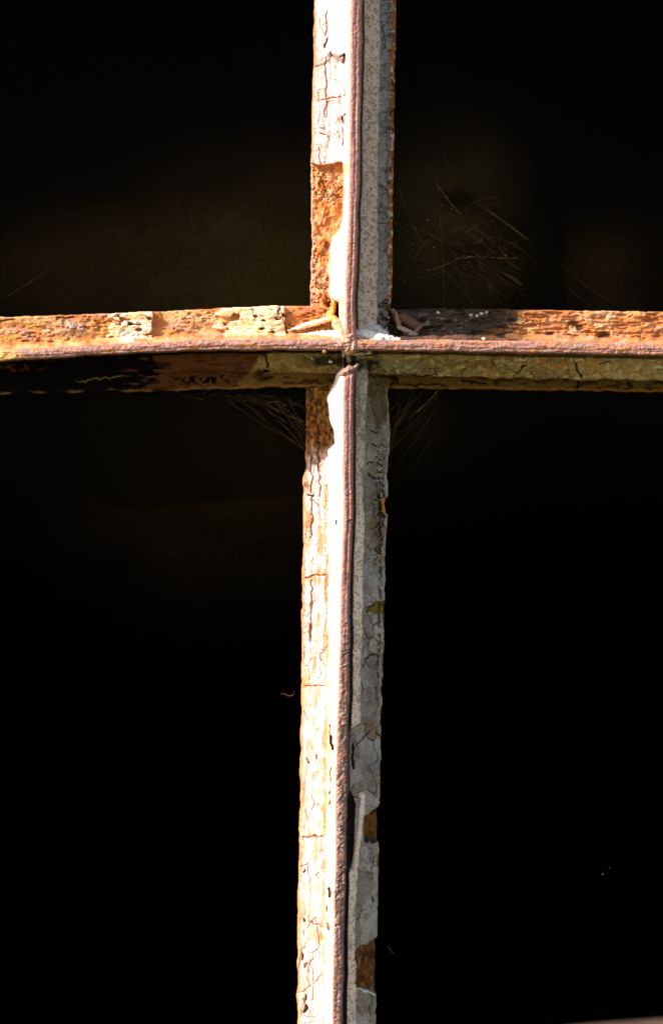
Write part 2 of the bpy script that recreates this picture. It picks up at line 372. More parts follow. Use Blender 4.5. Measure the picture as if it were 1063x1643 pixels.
d += ch2*(11+chn*2.5); paint(ch2, C(.15, .06, .02)); paint(ch2*ss(.0, .5, chn)*.8, C(.06, .025, .012)); paint(ch2*ss(.2, .7, fbm(X, Y, 4, 10, 63, 3)), C(.30, .14, .05))
lip = VR*np.exp(-((Yw-(1585.5+(X-574)*.38))/1.5)**2)*(b > bead)*(X < 602); d -= lip*5; paint(lip, C(.9, .9, .9))

# ---- horizontal, upper face
HL = (lab == 7).astype(float); HR = (lab == 8).astype(float)
mh = HL+HR
flk = fbm(X, Y, 20, 4.4, 131, 4); flk2 = fbm(X, Y, 8, 3.2, 132, 3)
out = ss(-1, 4, aT-innT)
terr = np.floor((flk+1)*3.2)/3.2-1
rg = ss(-.5, .6, fbm(X, Y, 46, 14, 420, 3))
d += mh*out*(flk*1.5*rg+flk2*1.0*(.25+.75*rg)+fbm(X, Y, 60, 12, 421, 2)*1.5)
pe, pt_ = plates(30, 11, 422, 4)
d += mh*out*(pt_-.5)*3.0*ss(-.3, .3, fbm(X, Y, 60, 20, 423, 2)+.1)
d += HR*out*ss(838, 842, X+n2*4)*((terr*2.8)+flk2*1.4)
cc = fbm(X, Y, 18, 7, 133, 4); c2 = fbm(X, Y, 40, 11, 134, 3)
paint(mh, C(.46, .19, .06))
paint(mh*ss(-.1, .6, cc)*.8, C(.60, .31, .11)); paint(mh*ss(.1, .7, -cc)*.8, C(.40, .15, .09)); paint(mh*ss(.3, .8, c2)*.6, C(.56, .34, .26))
pt = mh*out*ss(.30, .55, flk2-flk*.3)*rg; d += pt*2.4; paint(pt*.55, C(.16, .055, .03))
paint(mh*out*(pt_ > .66)*.5, C(.66, .42, .20)); paint(mh*out*(pt_ < .28)*.55, C(.42, .14, .035))
paint(mh*(1-ss(.0, 3, aT-innT))*.6*ss(-.6, .3, fbm(X, Y, 14, 5, 158, 3)), C(.62, .40, .20))
d += mh*(1-out)*flk2*1.5
# pale putty flakes left on the left arm
def slab(x0, x1, ya, yb, h, c, m_, stain=.5):
    global d
    e1 = fbm(X, Y, 16, 7, int(x0)+300, 4)*6; e2 = fbm(X*0, Y, 9, 9, int(x1)+300, 3)*2.6
    m_ = m_*ss(-.62, -.45, fbm(X, Y, 14, 8, int(x0)+301, 4)+.35*ss(0, 22, x1-X)*0)
    q = m_*ss(-7, 4, X-x0-e1*3)*(1-ss(-.7, .7, X-x1-e2))*ss(ya-2, ya+1, Y)*(1-ss(yb-1, yb+2, Y))
    d = d-q*h; paint(q, c); paint(q*stain*ss(0., .6, cc), C(.78, .48, .2)); return q
slab(186, 244, 480, 600, 9, C(.72, .60, .46), HL*out, .8)
slab(356, 456, 480, 600, 9.5, C(.76, .60, .40), HL*out, .9)
cut(HL*crack(448, 488, 462, 540, 1.1, 1.5, 140), 3, C(.25,.1,.04), .6)
q = HL*blob(112, 526, 40, 15, .7)*ss(-.5, .2, fbm(X, Y, 6, 5, 141, 3)); d -= q*2; paint(q*.85, C(.36, .28, .20))
q = HL*blob(115, 523, 8, 8, .4)*ss(.1, .3, fbm(X, Y, 3, 3, 142, 2)); d -= q*4; paint(q, C(.75, .72, .66))
q = HL*blob(78, 546, 6, 4, .3); d -= q*5; paint(q*.7, C(.5,.25,.18))
q = HL*blob(205, 547, 13, 3.2, .4); d -= q*5; paint(q, C(.78, .7, .62))
q = HL*blob(20, 535, 34, 18, .8); paint(q*.6*ss(-.3, .4, cc), C(.36, .26, .05))
cut(HL*crack(205, 518, 228, 522, 1.3, 2, 143), 5, C(.14,.08,.05), .8)
cut(HL*crack(0, 516, 24, 512, 1.3, 1, 144), 4, DK, .8)
cut(HL*crack(88, 512, 120, 508, 1.4, 2, 145), 4, DK, .8)
# right arm: dark stretch, the vertical bar's cast shadow painted into its rusty colour
dk = HR*(1-ss(800, 862, X+n2*10+fbm(X, Y, 20, 8, 150, 3)*14))
paint(dk, C(.060, .042, .030)); paint(dk*ss(.2, .7, fbm(X, Y, 9, 3.5, 151, 3))*.75*blob(700, 520, 70, 22, .8), C(.22, .20, .17)); paint(dk*ss(.15, .6, -flk)*.8, C(.012, .008, .006))
d += dk*flk*2.2
q = HR*blob(815, 536, 46, 12, .8)*ss(-.6, .3, flk); paint(q*.8, C(.34, .12, .03))
q = HR*blob(715, 540, 60, 6, .8); paint(q*.6, C(.20, .09, .05))
for (cx, cy) in [(765,507),(780,501),(772,503),(775,543),(702,502),(755,506)]:
    q = HR*blob(cx, cy, 3.2, 2.3, .4, .3); d -= q*4; paint(q, C(.62, .60, .55))
wrm = HR*ss(845, 865, X); paint(wrm*.5, C(.46, .18, .06))
red = HR*ss(850, 870, X)*ss(.1, .6, fbm(X, Y, 26, 9, 152, 3)); paint(red*.45, C(.42, .12, .06))
pale = HR*ss(850, 870, X)*ss(.2, .6, fbm(X, Y, 20, 6, 153, 3)); paint(pale*.55, C(.62, .47, .30))
hol = HR*out*(blob(920, 520, 14, 5, .5)+blob(968, 539, 11, 7, .5)+blob(880, 535, 8, 4, .5)+blob(930,526,7,4,.5)); d += hol*7; paint(hol*.8, C(.10, .04, .02))

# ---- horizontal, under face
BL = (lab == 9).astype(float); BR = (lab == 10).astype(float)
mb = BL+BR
inB = 1-ss(-1, 1, bB-lay)
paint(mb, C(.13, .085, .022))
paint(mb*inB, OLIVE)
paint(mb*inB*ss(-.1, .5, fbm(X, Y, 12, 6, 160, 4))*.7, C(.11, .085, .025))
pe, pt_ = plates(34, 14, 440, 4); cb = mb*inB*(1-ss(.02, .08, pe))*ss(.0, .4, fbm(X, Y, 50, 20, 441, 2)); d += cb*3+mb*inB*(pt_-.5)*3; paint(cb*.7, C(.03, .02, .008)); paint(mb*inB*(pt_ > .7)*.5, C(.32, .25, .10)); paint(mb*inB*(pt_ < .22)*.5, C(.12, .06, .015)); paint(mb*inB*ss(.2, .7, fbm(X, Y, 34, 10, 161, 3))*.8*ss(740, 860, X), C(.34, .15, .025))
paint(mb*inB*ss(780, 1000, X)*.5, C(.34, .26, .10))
paint(BR*inB*blob(650, 588, 50, 14, .8)*.7, C(.12, .115, .06))
paint(BR*inB*ss(.3, .6, n2)*.5, C(.42, .36, .16))
d += mb*(fbm(X, Y, 14, 6, 162, 4)*1.6+n3*.5)
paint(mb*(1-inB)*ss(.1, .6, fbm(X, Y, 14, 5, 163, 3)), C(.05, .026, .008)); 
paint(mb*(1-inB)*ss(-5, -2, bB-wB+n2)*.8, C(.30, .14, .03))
for (x0,y0,x1,y1,w,dep,sd) in [(918,572,934,606,1.3,6,170),(827,598,843,584,1.1,4,171),(635,607,642,620,1.2,6,172),(642,618,720,618,1.2,6,173),(925,610,925,624,1.4,6,174),(1008,608,1010,622,1.4,6,175),(600,602,640,606,1.2,4,176),(425,570,430,590,1.6,5,177),(740,612,780,616,1.6,7,178),(640,600,700,606,1.0,4,179),(960,585,980,580,.9,3,180)]:
    cut(mb*crack(x0,y0,x1,y1,w,2.5,sd), dep, C(.02,.012,.006), .9)
for (cx,cy,rx,ry) in [(836,576,13,3),(926,578,12,4.5),(1055,589,10,4),(1048,580,5,2),(668,573,9,3)]:
    q = BR*blob(cx, cy, rx, ry, .4); d -= q*5; paint(q*.9, C(.48, .40, .17))
# left arm: near-black stretch, brown stretch, last piece of putty
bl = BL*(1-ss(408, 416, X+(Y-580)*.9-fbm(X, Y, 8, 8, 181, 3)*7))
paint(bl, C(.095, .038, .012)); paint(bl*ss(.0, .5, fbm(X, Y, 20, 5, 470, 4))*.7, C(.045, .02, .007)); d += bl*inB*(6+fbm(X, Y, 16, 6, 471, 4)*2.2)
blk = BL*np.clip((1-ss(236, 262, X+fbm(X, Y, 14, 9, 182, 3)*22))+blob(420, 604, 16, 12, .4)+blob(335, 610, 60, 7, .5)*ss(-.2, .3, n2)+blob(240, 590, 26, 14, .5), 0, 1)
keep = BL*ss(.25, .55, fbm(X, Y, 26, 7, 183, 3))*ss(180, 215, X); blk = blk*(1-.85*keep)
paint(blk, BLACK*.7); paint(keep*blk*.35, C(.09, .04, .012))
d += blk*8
paint(BL*blob(35, 590, 40, 6, .7)*ss(0, .4, n2+.1)*.8, C(.13, .045, .012)); 
paint(BL*ss(-5, -1.5, bB-wB+n2*1.5)*.8*ss(-.3, .4, fbm(X, Y, 30, 9, 184, 3)), C(.20, .12, .03))
q = BL*np.exp(-((Yw-(613-(X-120)*.12))/1.2)**2)*ss(118, 130, X)*(1-ss(190, 215, X)); paint(q*.8, C(.25, .2, .05)); d -= q*3
paint(BL*gB*.6, C(.10, .06, .02))

# ---- ribs
R1 = (lab == 1).astype(float); R2 = (lab == 2).astype(float)
paint(R1, C(.29, .125, .11)); paint(R1*bump*.9, C(.125, .072, .062))
paint(R1*ss(0, .7, fbm(X, Y, 4, 30, 190, 3))*.6, C(.30, .16, .17)); paint(R1*ss(.2, .7, fbm(X, Y, 6, 16, 191, 3))*.5, C(.55, .22, .12))
paint(R1*ss(.2, .55, ribn)*.6*bump, C(.14, .075, .06)); paint(R1*ss(.3, .7, -ribn)*.5, C(.38, .29, .26))
paint(R1*(1-ss(.5, 3.2, X-RL))*.8, C(.60, .30, .18))
for yy in (790, 832, 1045, 1066, 1160):
    q = R1*crack(556-(yy-790)*.02, yy+3, 566-(yy-790)*.02, yy-2, 1.1, 1.5, 200+yy); d -= q*.8; paint(q*.5, C(.45, .38, .34))
    q = R1*crack(556-(yy-790)*.02, yy+6, 566-(yy-790)*.02, yy+1, 1.0, 1.5, 230+yy); d += q*1.8; paint(q*.6, C(.08, .04, .04))
paint(R2, C(.42, .20, .145)); paint(R2*ss(0, .6, fbm(X, Y, 26, 4, 192, 3))*.6, C(.38, .27, .26)); paint(R2*ss(.2, .6, fbm(X, Y, 22, 8, 193, 3))*.7, C(.58, .22, .07))
paint(R2*ss(.2, .7, ribh)*.5, C(.22, .10, .08))
paint(R2*blob(10, 572, 26, 14, .7), C(.80, .45, .14)); paint(R2*ss(-1.5, 1.5, Y-RB+3+n2)*.8, C(.10, .055, .03))

# ---- the crossing
def seg(x0, y0, x1, y1, w0, w1):
    dx, dy = x1-x0, y1-y0; l2 = dx*dx+dy*dy
    px = X+n2*.9; py = Y+n3*.9
    t = np.clip(((px-x0)*dx+(py-y0)*dy)/l2, 0, 1)
    r = np.hypot(px-x0-t*dx, py-y0-t*dy)/(w0+(w1-w0)*t)
    return np.sqrt(np.clip(1-r*r, 0, 1)), t
def ridge(x0, y0, x1, y1, w0, w1, da, db, c, mix=1.0):
    """a raised bead whose crest runs from depth da to db"""
    global d
    s_, t = seg(x0, y0, x1, y1, w0, w1)
    crest = da+(db-da)*t+n2*1.5+flk2*1.2
    nd = crest+(1-s_)*16
    hit = (s_ > 0) & (nd < d)
    d = np.where(hit, nd, d)
    paint(hit*mix, c)
ridge(462, 531, 502, 519, 3.5, 5, 74, 62, C(.78, .60, .42)); ridge(502, 519, 534, 510, 5, 4.5, 62, 46, C(.78, .56, .34))
ridge(478, 539, 520, 536, 3, 6, 66, 34, C(.80, .68, .55)); ridge(515, 537, 545, 538, 6, 9, 34, 14, C(.80, .66, .52))
ridge(536, 480, 534, 500, 5, 5, 44, 46, C(.72, .36, .09)); ridge(528, 505, 545, 520, 6, 6, 52, 24, C(.70, .34, .10)); ridge(540, 520, 556, 545, 8, 10, 24, 6, C(.60, .33, .20)); ridge(558, 528, 556, 552, 7, 9, 2, 1, C(.52, .28, .20)); ridge(538, 548, 566, 553, 7, 7, 2, 2, C(.52, .27, .18), .8); ridge(575, 552, 600, 552, 5, 7, 5, 1, C(.50, .36, .31), .8)
ridge(563, 520, 560, 556, 7, 15, 1.5, -.5, C(.47, .25, .17), .75); ridge(548, 532, 560, 560, 6, 12, 6, 0, C(.55, .31, .19), .7); ridge(574, 540, 590, 556, 5, 9, 8, 0, C(.46, .33, .29), .7)
kn = blob(562, 550, 26, 15, .8)*(d < 14); d += kn*(n2*1.6+n3*1.2); paint(kn*ss(.0, .5, fbm(X, Y, 7, 7, 480, 3))*.6, C(.62, .44, .32)); paint(kn*ss(.15, .5, -fbm(X, Y, 6, 9, 481, 3))*.6, C(.24, .10, .06))
q = blob(529, 489, 5, 5, .3)*(d > 45); d += q*8; paint(q*.9, C(.35, .12, .02))
ridge(576, 535, 610, 545, 11, 10, 14, 7, C(.62, .60, .58)); ridge(606, 541, 640, 548, 9, 6, 10, 4, C(.70, .62, .56)); ridge(590, 520, 618, 536, 9, 6, 26, 24, C(.48, .46, .44))
ridge(588, 505, 596, 530, 8, 8, 24, 22, C(.42, .40, .37))
pkc = ss(.1, .45, fbm(X, Y, 4.5, 4.5, 250, 3))*(((X > 604) & (X < 640) & (Y > 480) & (Y < 545))).astype(float)*ss(20, 40, d); d += pkc*6; paint(pkc*.85, C(.05, .04, .035))
# curled brown lump beside the crossing
ridge(634, 503, 640, 526, 4, 4.5, 66, 56, C(.34, .19, .12)); ridge(640, 526, 666, 538, 4.5, 5, 54, 58, C(.42, .30, .22)); ridge(646, 510, 668, 524, 9, 8, 68, 66, C(.16, .085, .05)); ridge(660, 540, 676, 522, 4, 3.5, 60, 68, C(.22, .14, .10))
ridge(626, 490, 632, 505, 5, 4, 84, 74, C(.24, .20, .16))
mess = (blob(520, 577, 40, 9, .6)+blob(574, 580, 30, 15, .6)+blob(600, 590, 16, 26, .8)*.7)*ss(-1, 2, Y-RB)*(d > 8); mess = np.clip(mess, 0, 1)
paint(mess*.75, C(.11, .095, .03)); paint(mess*ss(.0, .5, fbm(X, Y, 8, 6, 262, 3)), C(.03, .026, .012)); d += mess*fbm(X, Y, 7, 6, 263, 3)*4
# black crevice with pale crumbs below the crossing
blc = ((blob(528, 580, 34, 9, .5)+blob(570, 586, 22, 9, .5))*ss(-1.5, 1.5, Y-RB-1)); blc = np.clip(blc, 0, 1)*ss(12, 20, d+14*(Y > 572)); d += blc*5; paint(blc*.85, C(.035, .03, .018))
for (x0,y0,x1,y1,w0,w1,da,c) in [(563,569,594,567,3.4,2.6,9,C(.34,.29,.16)),(566,594,573,585,4,3.4,11,C(.28,.235,.15)),(556,566,560,578,4.5,5,11,C(.20,.12,.07)),(529,580,530,581,2.6,2.6,14,C(.5,.44,.27)),(499,575,501,576,2.2,2.2,20,C(.36,.32,.16)),(576,574,598,574,4,4,12,C(.17,.14,.06)),(519,564,522,564,2.8,2.6,0,C(.6,.38,.17)),(521,554,523,555,2.4,2.4,0,C(.6,.5,.42)),(552,599,562,592,7,7,4,C(.34,.18,.14))]:
    ridge(x0,y0,x1,y1,w0,w1,da,da,c)
# rounded lower corners
ridge(600, 625, 622, 610, 10, 8, 82, 80, C(.16, .13, .045))
ridge(485, 615, 497, 634, 7, 7, 82, 82, C(.14, .075, .02))
cut(crack(628,606,626,640,1.2,3,260)*(X > 615)*(d > 60), 5, C(.03,.02,.01), .8)

# shell of fine grain everywhere
d += n3*(.30-.22*m0)
col *= (1+0.10*fbm(X, Y, 3, 3, 270, 2))[:, None]
col = np.clip(col, .002, .92)

# ------------------------------------------------------------------ materials
def weathered(name, rough, grain, bump, spec=.3):
    m_ = bpy.data.materials.new(name); m_.use_nodes = True
    nt = m_.node_tree; N = nt.nodes; Lk = nt.links
    bs = N['Principled BSDF']
    at = N.new('ShaderNodeAttribute'); at.attribute_name = 'layer'
    tc_ = N.new('ShaderNodeTexCoord')
    nz = N.new('ShaderNodeTexNoise'); nz.inputs['Scale'].default_value = 1300; nz.inputs['Detail'].default_value = 4
    nb = N.new('ShaderNodeTexNoise'); nb.inputs['Scale'].default_value = 260; nb.inputs['Detail'].default_value = 6
    Lk.new(tc_.outputs['Object'], nz.inputs['Vector']); Lk.new(tc_.outputs['Object'], nb.inputs['Vector'])
    mr_ = N.new('ShaderNodeMapRange'); mr_.inputs['From Min'].default_value = .3; mr_.inputs['From Max'].default_value = .7
    mr_.inputs['To Min'].default_value = 1-grain; mr_.inputs['To Max'].default_value = 1+grain*.5
    Lk.new(nz.outputs['Fac'], mr_.inputs['Value'])
    mu = N.new('ShaderNodeVectorMath'); mu.operation = 'SCALE'
    Lk.new(at.outputs['Color'], mu.inputs[0]); Lk.new(mr_.outputs[0], mu.inputs['Scale'])
    Lk.new(mu.outputs[0], bs.inputs['Base Color'])
    rr2 = N.new('ShaderNodeMapRange'); rr2.inputs['To Min'].default_value = rough-.12; rr2.inputs['To Max'].default_value = rough+.12
    Lk.new(nb.outputs['Fac'], rr2.inputs['Value']); Lk.new(rr2.outputs[0], bs.inputs['Roughness'])
    bs.inputs['Specular IOR Level'].default_value = spec
    bp = N.new('ShaderNodeBump'); bp.inputs['Strength'].default_value = bump; bp.inputs['Distance'].default_value = .0004
    Lk.new(nz.outputs['Fac'], bp.inputs['Height']); Lk.new(bp.outputs[0], bs.inputs['Normal'])
    return m_
M_rib = weathered('corroded_paint_on_metal', .5, .25, .35, .5)
M_putty = weathered('weathered_putty', .85, .20, .16, .05)

def plain(name, c, rough=.8, noise_scale=900, var=.3, spec=.2):
    m_ = bpy.data.materials.new(name); m_.use_nodes = True
    nt = m_.node_tree; N = nt.nodes; bs = N['Principled BSDF']
    tc_ = N.new('ShaderNodeTexCoord'); nz = N.new('ShaderNodeTexNoise'); nz.inputs['Scale'].default_value = noise_scale; nz.inputs['Detail'].default_value = 5
    rp = N.new('ShaderNodeValToRGB')
    rp.color_ramp.elements[0].position = .3; rp.color_ramp.elements[1].position = .7
    rp.color_ramp.elements[0].color = (*[v*(1-var) for v in c], 1); rp.color_ramp.elements[1].color = (*[min(v*(1+var), .95) for v in c], 1)
    nt.links.new(tc_.outputs['Object'], nz.inputs['Vector']); nt.links.new(nz.outputs['Fac'], rp.inputs[0]); nt.links.new(rp.outputs[0], bs.inputs['Base Color'])
    bp = N.new('ShaderNodeBump'); bp.inputs['Strength'].default_value = .4; bp.inputs['Distance'].default_value = .0004
    nt.links.new(nz.outputs['Fac'], bp.inputs['Height']); nt.links.new(bp.outputs[0], bs.inputs['Normal'])
    bs.inputs['Roughness'].default_value = rough; bs.inputs['Specular IOR Level'].default_value = spec
    return m_

# ------------------------------------------------------------------ build the window
GLASS = 107.0
window = bpy.data.objects.new('glazing_cross', None); scene.collection.objects.link(window)
tag(window, 'old glazed window with a cross of rusty, flaking glazing bars holding four dark panes', 'glazing bars')

idx = -np.ones(coarse.shape, int)
ok_full = np.zeros(coarse.shape, bool)
ok = (d < GLASS+6) & (dbase < GLASS+6) & (lab > 0)
ok_full[coarse] = ok
idx[coarse] = np.arange(len(X))
dd = np.minimum(d, GLASS+4)
kk = (1+dd/CD)*S
PV = np.stack([(X-CX)*kk, dd*S, -(Y-CY)*kk], 1)
q0 = ok_full[:-1, :-1] & ok_full[1:, :-1] & ok_full[:-1, 1:] & ok_full[1:, 1:]
ia = idx[:-1, :-1][q0]; ib = idx[1:, :-1][q0]; ic = idx[1:, 1:][q0]; id_ = idx[:-1, 1:][q0]
ql = lab[ia]

def relief(name, ids, mat, parent, extra=None):
    sel = np.isin(ql, ids)
    F = np.stack([ia[sel], ib[sel], ic[sel], id_[sel]], 1)
    u, inv = np.unique(F.ravel(), return_inverse=True)
    V = PV[u]; cl = col[u]; F = inv.reshape(-1, 4)
    if extra:
        for (bx0, by0, bx1, by1, da, db, c) in extra:      # solid core of the bar behind the glass
            n0 = len(V)
            P = [W(x, y, z) for z in (da, db) for (x, y) in ((bx0, by0), (bx0, by1), (bx1, by1), (bx1, by0))]
            V = np.vstack([V, np.array(P)]); cl = np.vstack([cl, np.tile(np.array(c), (8, 1))])
            F = np.vstack([F, n0+np.array([(3,2,1,0),(4,5,6,7),(0,1,5,4),(1,2,6,5),(2,3,7,6),(3,0,4,7)])])
    me = bpy.data.meshes.new(name)
    me.vertices.add(len(V)); me.vertices.foreach_set('co', V.astype(np.float32).ravel())
    me.loops.add(F.size); me.loops.foreach_set('vertex_index', F.astype(np.int32).ravel())
    me.polygons.add(len(F)); me.polygons.foreach_set('loop_start', np.arange(0, F.size, 4, dtype=np.int32))
    me.update(calc_edges=True)
    me.polygons.foreach_set('use_smooth', np.ones(len(F), bool))
    ca = me.color_attributes.new('layer', 'FLOAT_COLOR', 'POINT')
    ca.data.foreach_set('color', np.hstack([cl, np.ones((len(cl), 1))]).astype(np.float32).ravel())
    me.validate()
    return link(name, me, mat, parent)

core = (.05, .035, .025)
vbar = relief('glazing_bar', [1], M_rib, window, [(515, -170, 590, 1812, GLASS+14, 165, core)])
hbar = relief('glazing_bar', [2], M_rib, window, [(-170, 520, 514, 604, GLASS+14, 160, core), (591, 520, 1232, 604, GLASS+14, 160, core)])
vbar['label'] = 'upright rust-red rib of the glazing bar cross'
hbar['label'] = 'level rust-red rib of the glazing bar cross'
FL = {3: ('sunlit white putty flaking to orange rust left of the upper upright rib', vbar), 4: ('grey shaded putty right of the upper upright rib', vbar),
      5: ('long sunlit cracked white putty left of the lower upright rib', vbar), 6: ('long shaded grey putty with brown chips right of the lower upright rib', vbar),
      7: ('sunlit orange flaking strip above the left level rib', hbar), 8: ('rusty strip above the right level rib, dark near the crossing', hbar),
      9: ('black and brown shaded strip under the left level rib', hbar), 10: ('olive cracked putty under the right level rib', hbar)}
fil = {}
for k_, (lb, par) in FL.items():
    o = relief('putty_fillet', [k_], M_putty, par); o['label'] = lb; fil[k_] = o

wscale = 1.0
# ---- loose putty strip curling away from the right flank
def tube_mesh(name, pts, rad, seg_=8, flat=1.0, jit=0.0, seed=1):
    """pts: plan points (px,py,d); rad: radii in plan units"""
    rnd = random.Random(seed)
    P = [Vector(W(*p)) for p in pts]
    vs_, fs = [], []
    n = len(P)
    for i, p in enumerate(P):
        t = (P[min(i+1, n-1)]-P[max(i-1, 0)]).normalized()
        u = t.cross(Vector((0, 1, 0)));  u = u.normalized() if u.length > 1e-6 else Vector((1, 0, 0))
        v = t.cross(u).normalized()
        r = (rad[i] if isinstance(rad, (list, tuple)) else rad)*S*wscale
        for j in range(seg_):
            an = 2*math.pi*j/seg_; rj = r*(1+rnd.uniform(-jit, jit))
            vs_.append(p+u*math.cos(an)*rj+v*math.sin(an)*rj*flat)
    for i in range(n-1):
        for j in range(seg_):
            fs.append((i*seg_+j, i*seg_+(j+1) % seg_, (i+1)*seg_+(j+1) % seg_, (i+1)*seg_+j))
    fs.append(tuple(range(seg_-1, -1, -1))); fs.append(tuple((n-1)*seg_+j for j in range(seg_)))
    return vs_, fs
def mesh_obj(name, parts, mat, parent=None, smooth=True):
    vs_, fs = [], []
    for v, f in parts:
        o_ = len(vs_); vs_ += v; fs += [tuple(i+o_ for i in q_) for q_ in f]
    me = bpy.data.meshes.new(name); me.from_pydata([tuple(v) for v in vs_], [], fs); me.update()
    me.polygons.foreach_set('use_smooth', [smooth]*len(fs))
    return link(name, me, mat, parent)
def dense(pts, n):
    """resample a polyline smoothly (Catmull-Rom)"""
    P = [Vector(p) for p in pts]; out_ = []
    P = [P[0]*2-P[1]]+P+[P[-1]*2-P[-2]]
    m_ = len(P)-3
    for i in range(n):
        t = i/(n-1)*m_; s_ = min(int(t), m_-1); t -= s_
        a_, b_, c_, e_ = P[s_:s_+4]
        out_.append(.5*((2*b_)+(c_-a_)*t+(2*a_-5*b_+4*c_-e_)*t*t+(3*b_-a_-3*c_+e_)*t**3))
    return out_
M_strip = plain('sandy_putty', (.74, .60, .50), .85, 1100, .3)
sp_ = dense([(576.5, 1274, 34), (581.5, 1280, 28), (580.5, 1296, 26), (578, 1320, 27), (575, 1345, 28), (571.5, 1370, 30), (569, 1392, 32), (569, 1412, 36)], 70)
rd_ = [3.7+1.3*math.exp(-((i-6)/5)**2)+.5*math.sin(i*.9)+.5*math.sin(i*.37)+(i/70)*1.2 for i in range(70)]
mesh_obj('loose_putty_strip', [tube_mesh('s', [tuple(p) for p in sp_], rd_, 12, .8, .09, 5)], M_strip, vbar)['label'] = 'pale loose putty strip curling away beside a dark slit'

# ---- glass panes
M_glass = bpy.data.materials.new('dust_glow_glass'); M_glass.use_nodes = True
nt = M_glass.node_tree; N = nt.nodes; Lk = nt.links
for n_ in list(N):
    if n_.type != 'OUTPUT_MATERIAL': N.remove(n_)
outn = [n_ for n_ in N if n_.type == 'OUTPUT_MATERIAL'][0]
tr = N.new('ShaderNodeBsdfTransparent'); tr.inputs[0].default_value = (.80, .84, .80, 1)
gl = N.new('ShaderNodeBsdfGlossy'); gl.inputs['Roughness'].default_value = .04; gl.inputs[0].default_value = (1, 1, 1, 1)
m1 = N.new('ShaderNodeMixShader'); m1.inputs[0].default_value = .0005
df = N.new('ShaderNodeBsdfDiffuse'); df.inputs[0].default_value = (.50, .34, .11, 1)
at = N.new('ShaderNodeAttribute'); at.attribute_name = 'dust_glow'
tcg = N.new('ShaderNodeTexCoord'); ng = N.new('ShaderNodeTexNoise'); ng.inputs['Scale'].default_value = 420; ng.inputs['Detail'].default_value = 5
mg = N.new('ShaderNodeMapRange'); mg.inputs['From Min'].default_value = .35; mg.inputs['From Max'].default_value = .7; mg.inputs['To Min'].default_value = .75; mg.inputs['To Max'].default_value = 1.3
ml = N.new('ShaderNodeMath'); ml.operation = 'MULTIPLY'
m2 = N.new('ShaderNodeMixShader')
Lk.new(tcg.outputs['Object'], ng.inputs['Vector']); Lk.new(ng.outputs['Fac'], mg.inputs['Value'])
Lk.new(mg.outputs[0], ml.inputs[0]); Lk.new(at.outputs['Fac'], ml.inputs[1])
Lk.new(tr.outputs[0], m1.inputs[1]); Lk.new(gl.outputs[0], m1.inputs[2])
Lk.new(m1.outputs[0], m2.inputs[1]); Lk.new(df.outputs[0], m2.inputs[2]); Lk.new(ml.outputs[0], m2.inputs[0])
Lk.new(m2.outputs[0], outn.inputs['Surface'])

def g2(x, y, cx, cy, rx, ry, p=2.0): return np.exp(-(np.abs((x-cx)/rx)**p+np.abs((y-cy)/ry)**p))
def dust_glow(x, y):  # density patches stand in for the brown glow on the panes
    v = .017*g2(x, y, 420, 420, 210, 150)+.009*g2(x, y, 140, 430, 240, 90)
    v = v+.044*g2(x, y, 715, 360, 110, 140, 2.6)*(1-.85*g2(x, y, 735, 320, 34, 22))*(1-.7*g2(x, y, 745, 405, 30, 18))
    v = v+.011*g2(x, y, 990, 440, 90, 90)*(1-.6*g2(x, y, 1040, 430, 40, 60))
    v = v+.010*g2(x, y, 360, 720, 220, 190)+.016*g2(x, y, 670, 680, 55, 60)
    return v*.85*(1+.35*fbm(x, y, 90, 60, 280, 4))
def pane(x0, y0, x1, y1, label):
    nx = int((x1-x0)/8)+1; ny = int((y1-y0)/8)+1
    xs = np.linspace(x0, x1, nx); ys = np.linspace(y0, y1, ny)
    px, py = np.meshgrid(xs, ys); px = px.ravel(); py = py.ravel()
    dv = np.clip(dust_glow(px, py), 0, 1)
    front = [W(x_, y_, GLASS) for x_, y_ in zip(px, py)]
    n0 = nx*ny
    back = [W(x_, y_, GLASS+12) for x_, y_ in ((x0, y0), (x1, y0), (x1, y1), (x0, y1))]
    f = []
    for j in range(ny-1):
        for i in range(nx-1):
            q_ = j*nx+i; f.append((q_, q_+nx, q_+nx+1, q_+1))
    f.append((n0, n0+1, n0+2, n0+3))
    top = [i for i in range(nx)]; bot = [(ny-1)*nx+i for i in range(nx)]
    lft = [j*nx for j in range(ny)]; rgt = [j*nx+nx-1 for j in range(ny)]
    f.append(tuple(top+[n0+1, n0])); f.append(tuple([n0+3, n0+2]+bot[::-1])); f.append(tuple([n0]+[n0+3]+lft[::-1])); f.append(tuple(rgt+[n0+2, n0+1]))
    me = bpy.data.meshes.new('glass_pane'); me.from_pydata(front+back, [], f); me.update()
    ca = me.color_attributes.new('dust_glow', 'FLOAT_COLOR', 'POINT')
    full = np.zeros((n0+4, 4)); full[:n0, :3] = dv[:, None]; full[:, 3] = 1
    ca.data.foreach_set('color', full.astype(np.float32).ravel())
    o = link('glass_pane', me, M_glass, window); o['label'] = label
pane(-170, -170, 520, 512, 'dark pane with a brown glow painted as film, upper left of the crossing')
pane(606, -170, 1232, 512, 'dark pane with cobwebs, upper right of the crossing')
pane(-170, 612, 512, 1812, 'tall dark pane, lower left of the crossing')
pane(598, 612, 1232, 1812, 'tall black pane, lower right of the crossing')

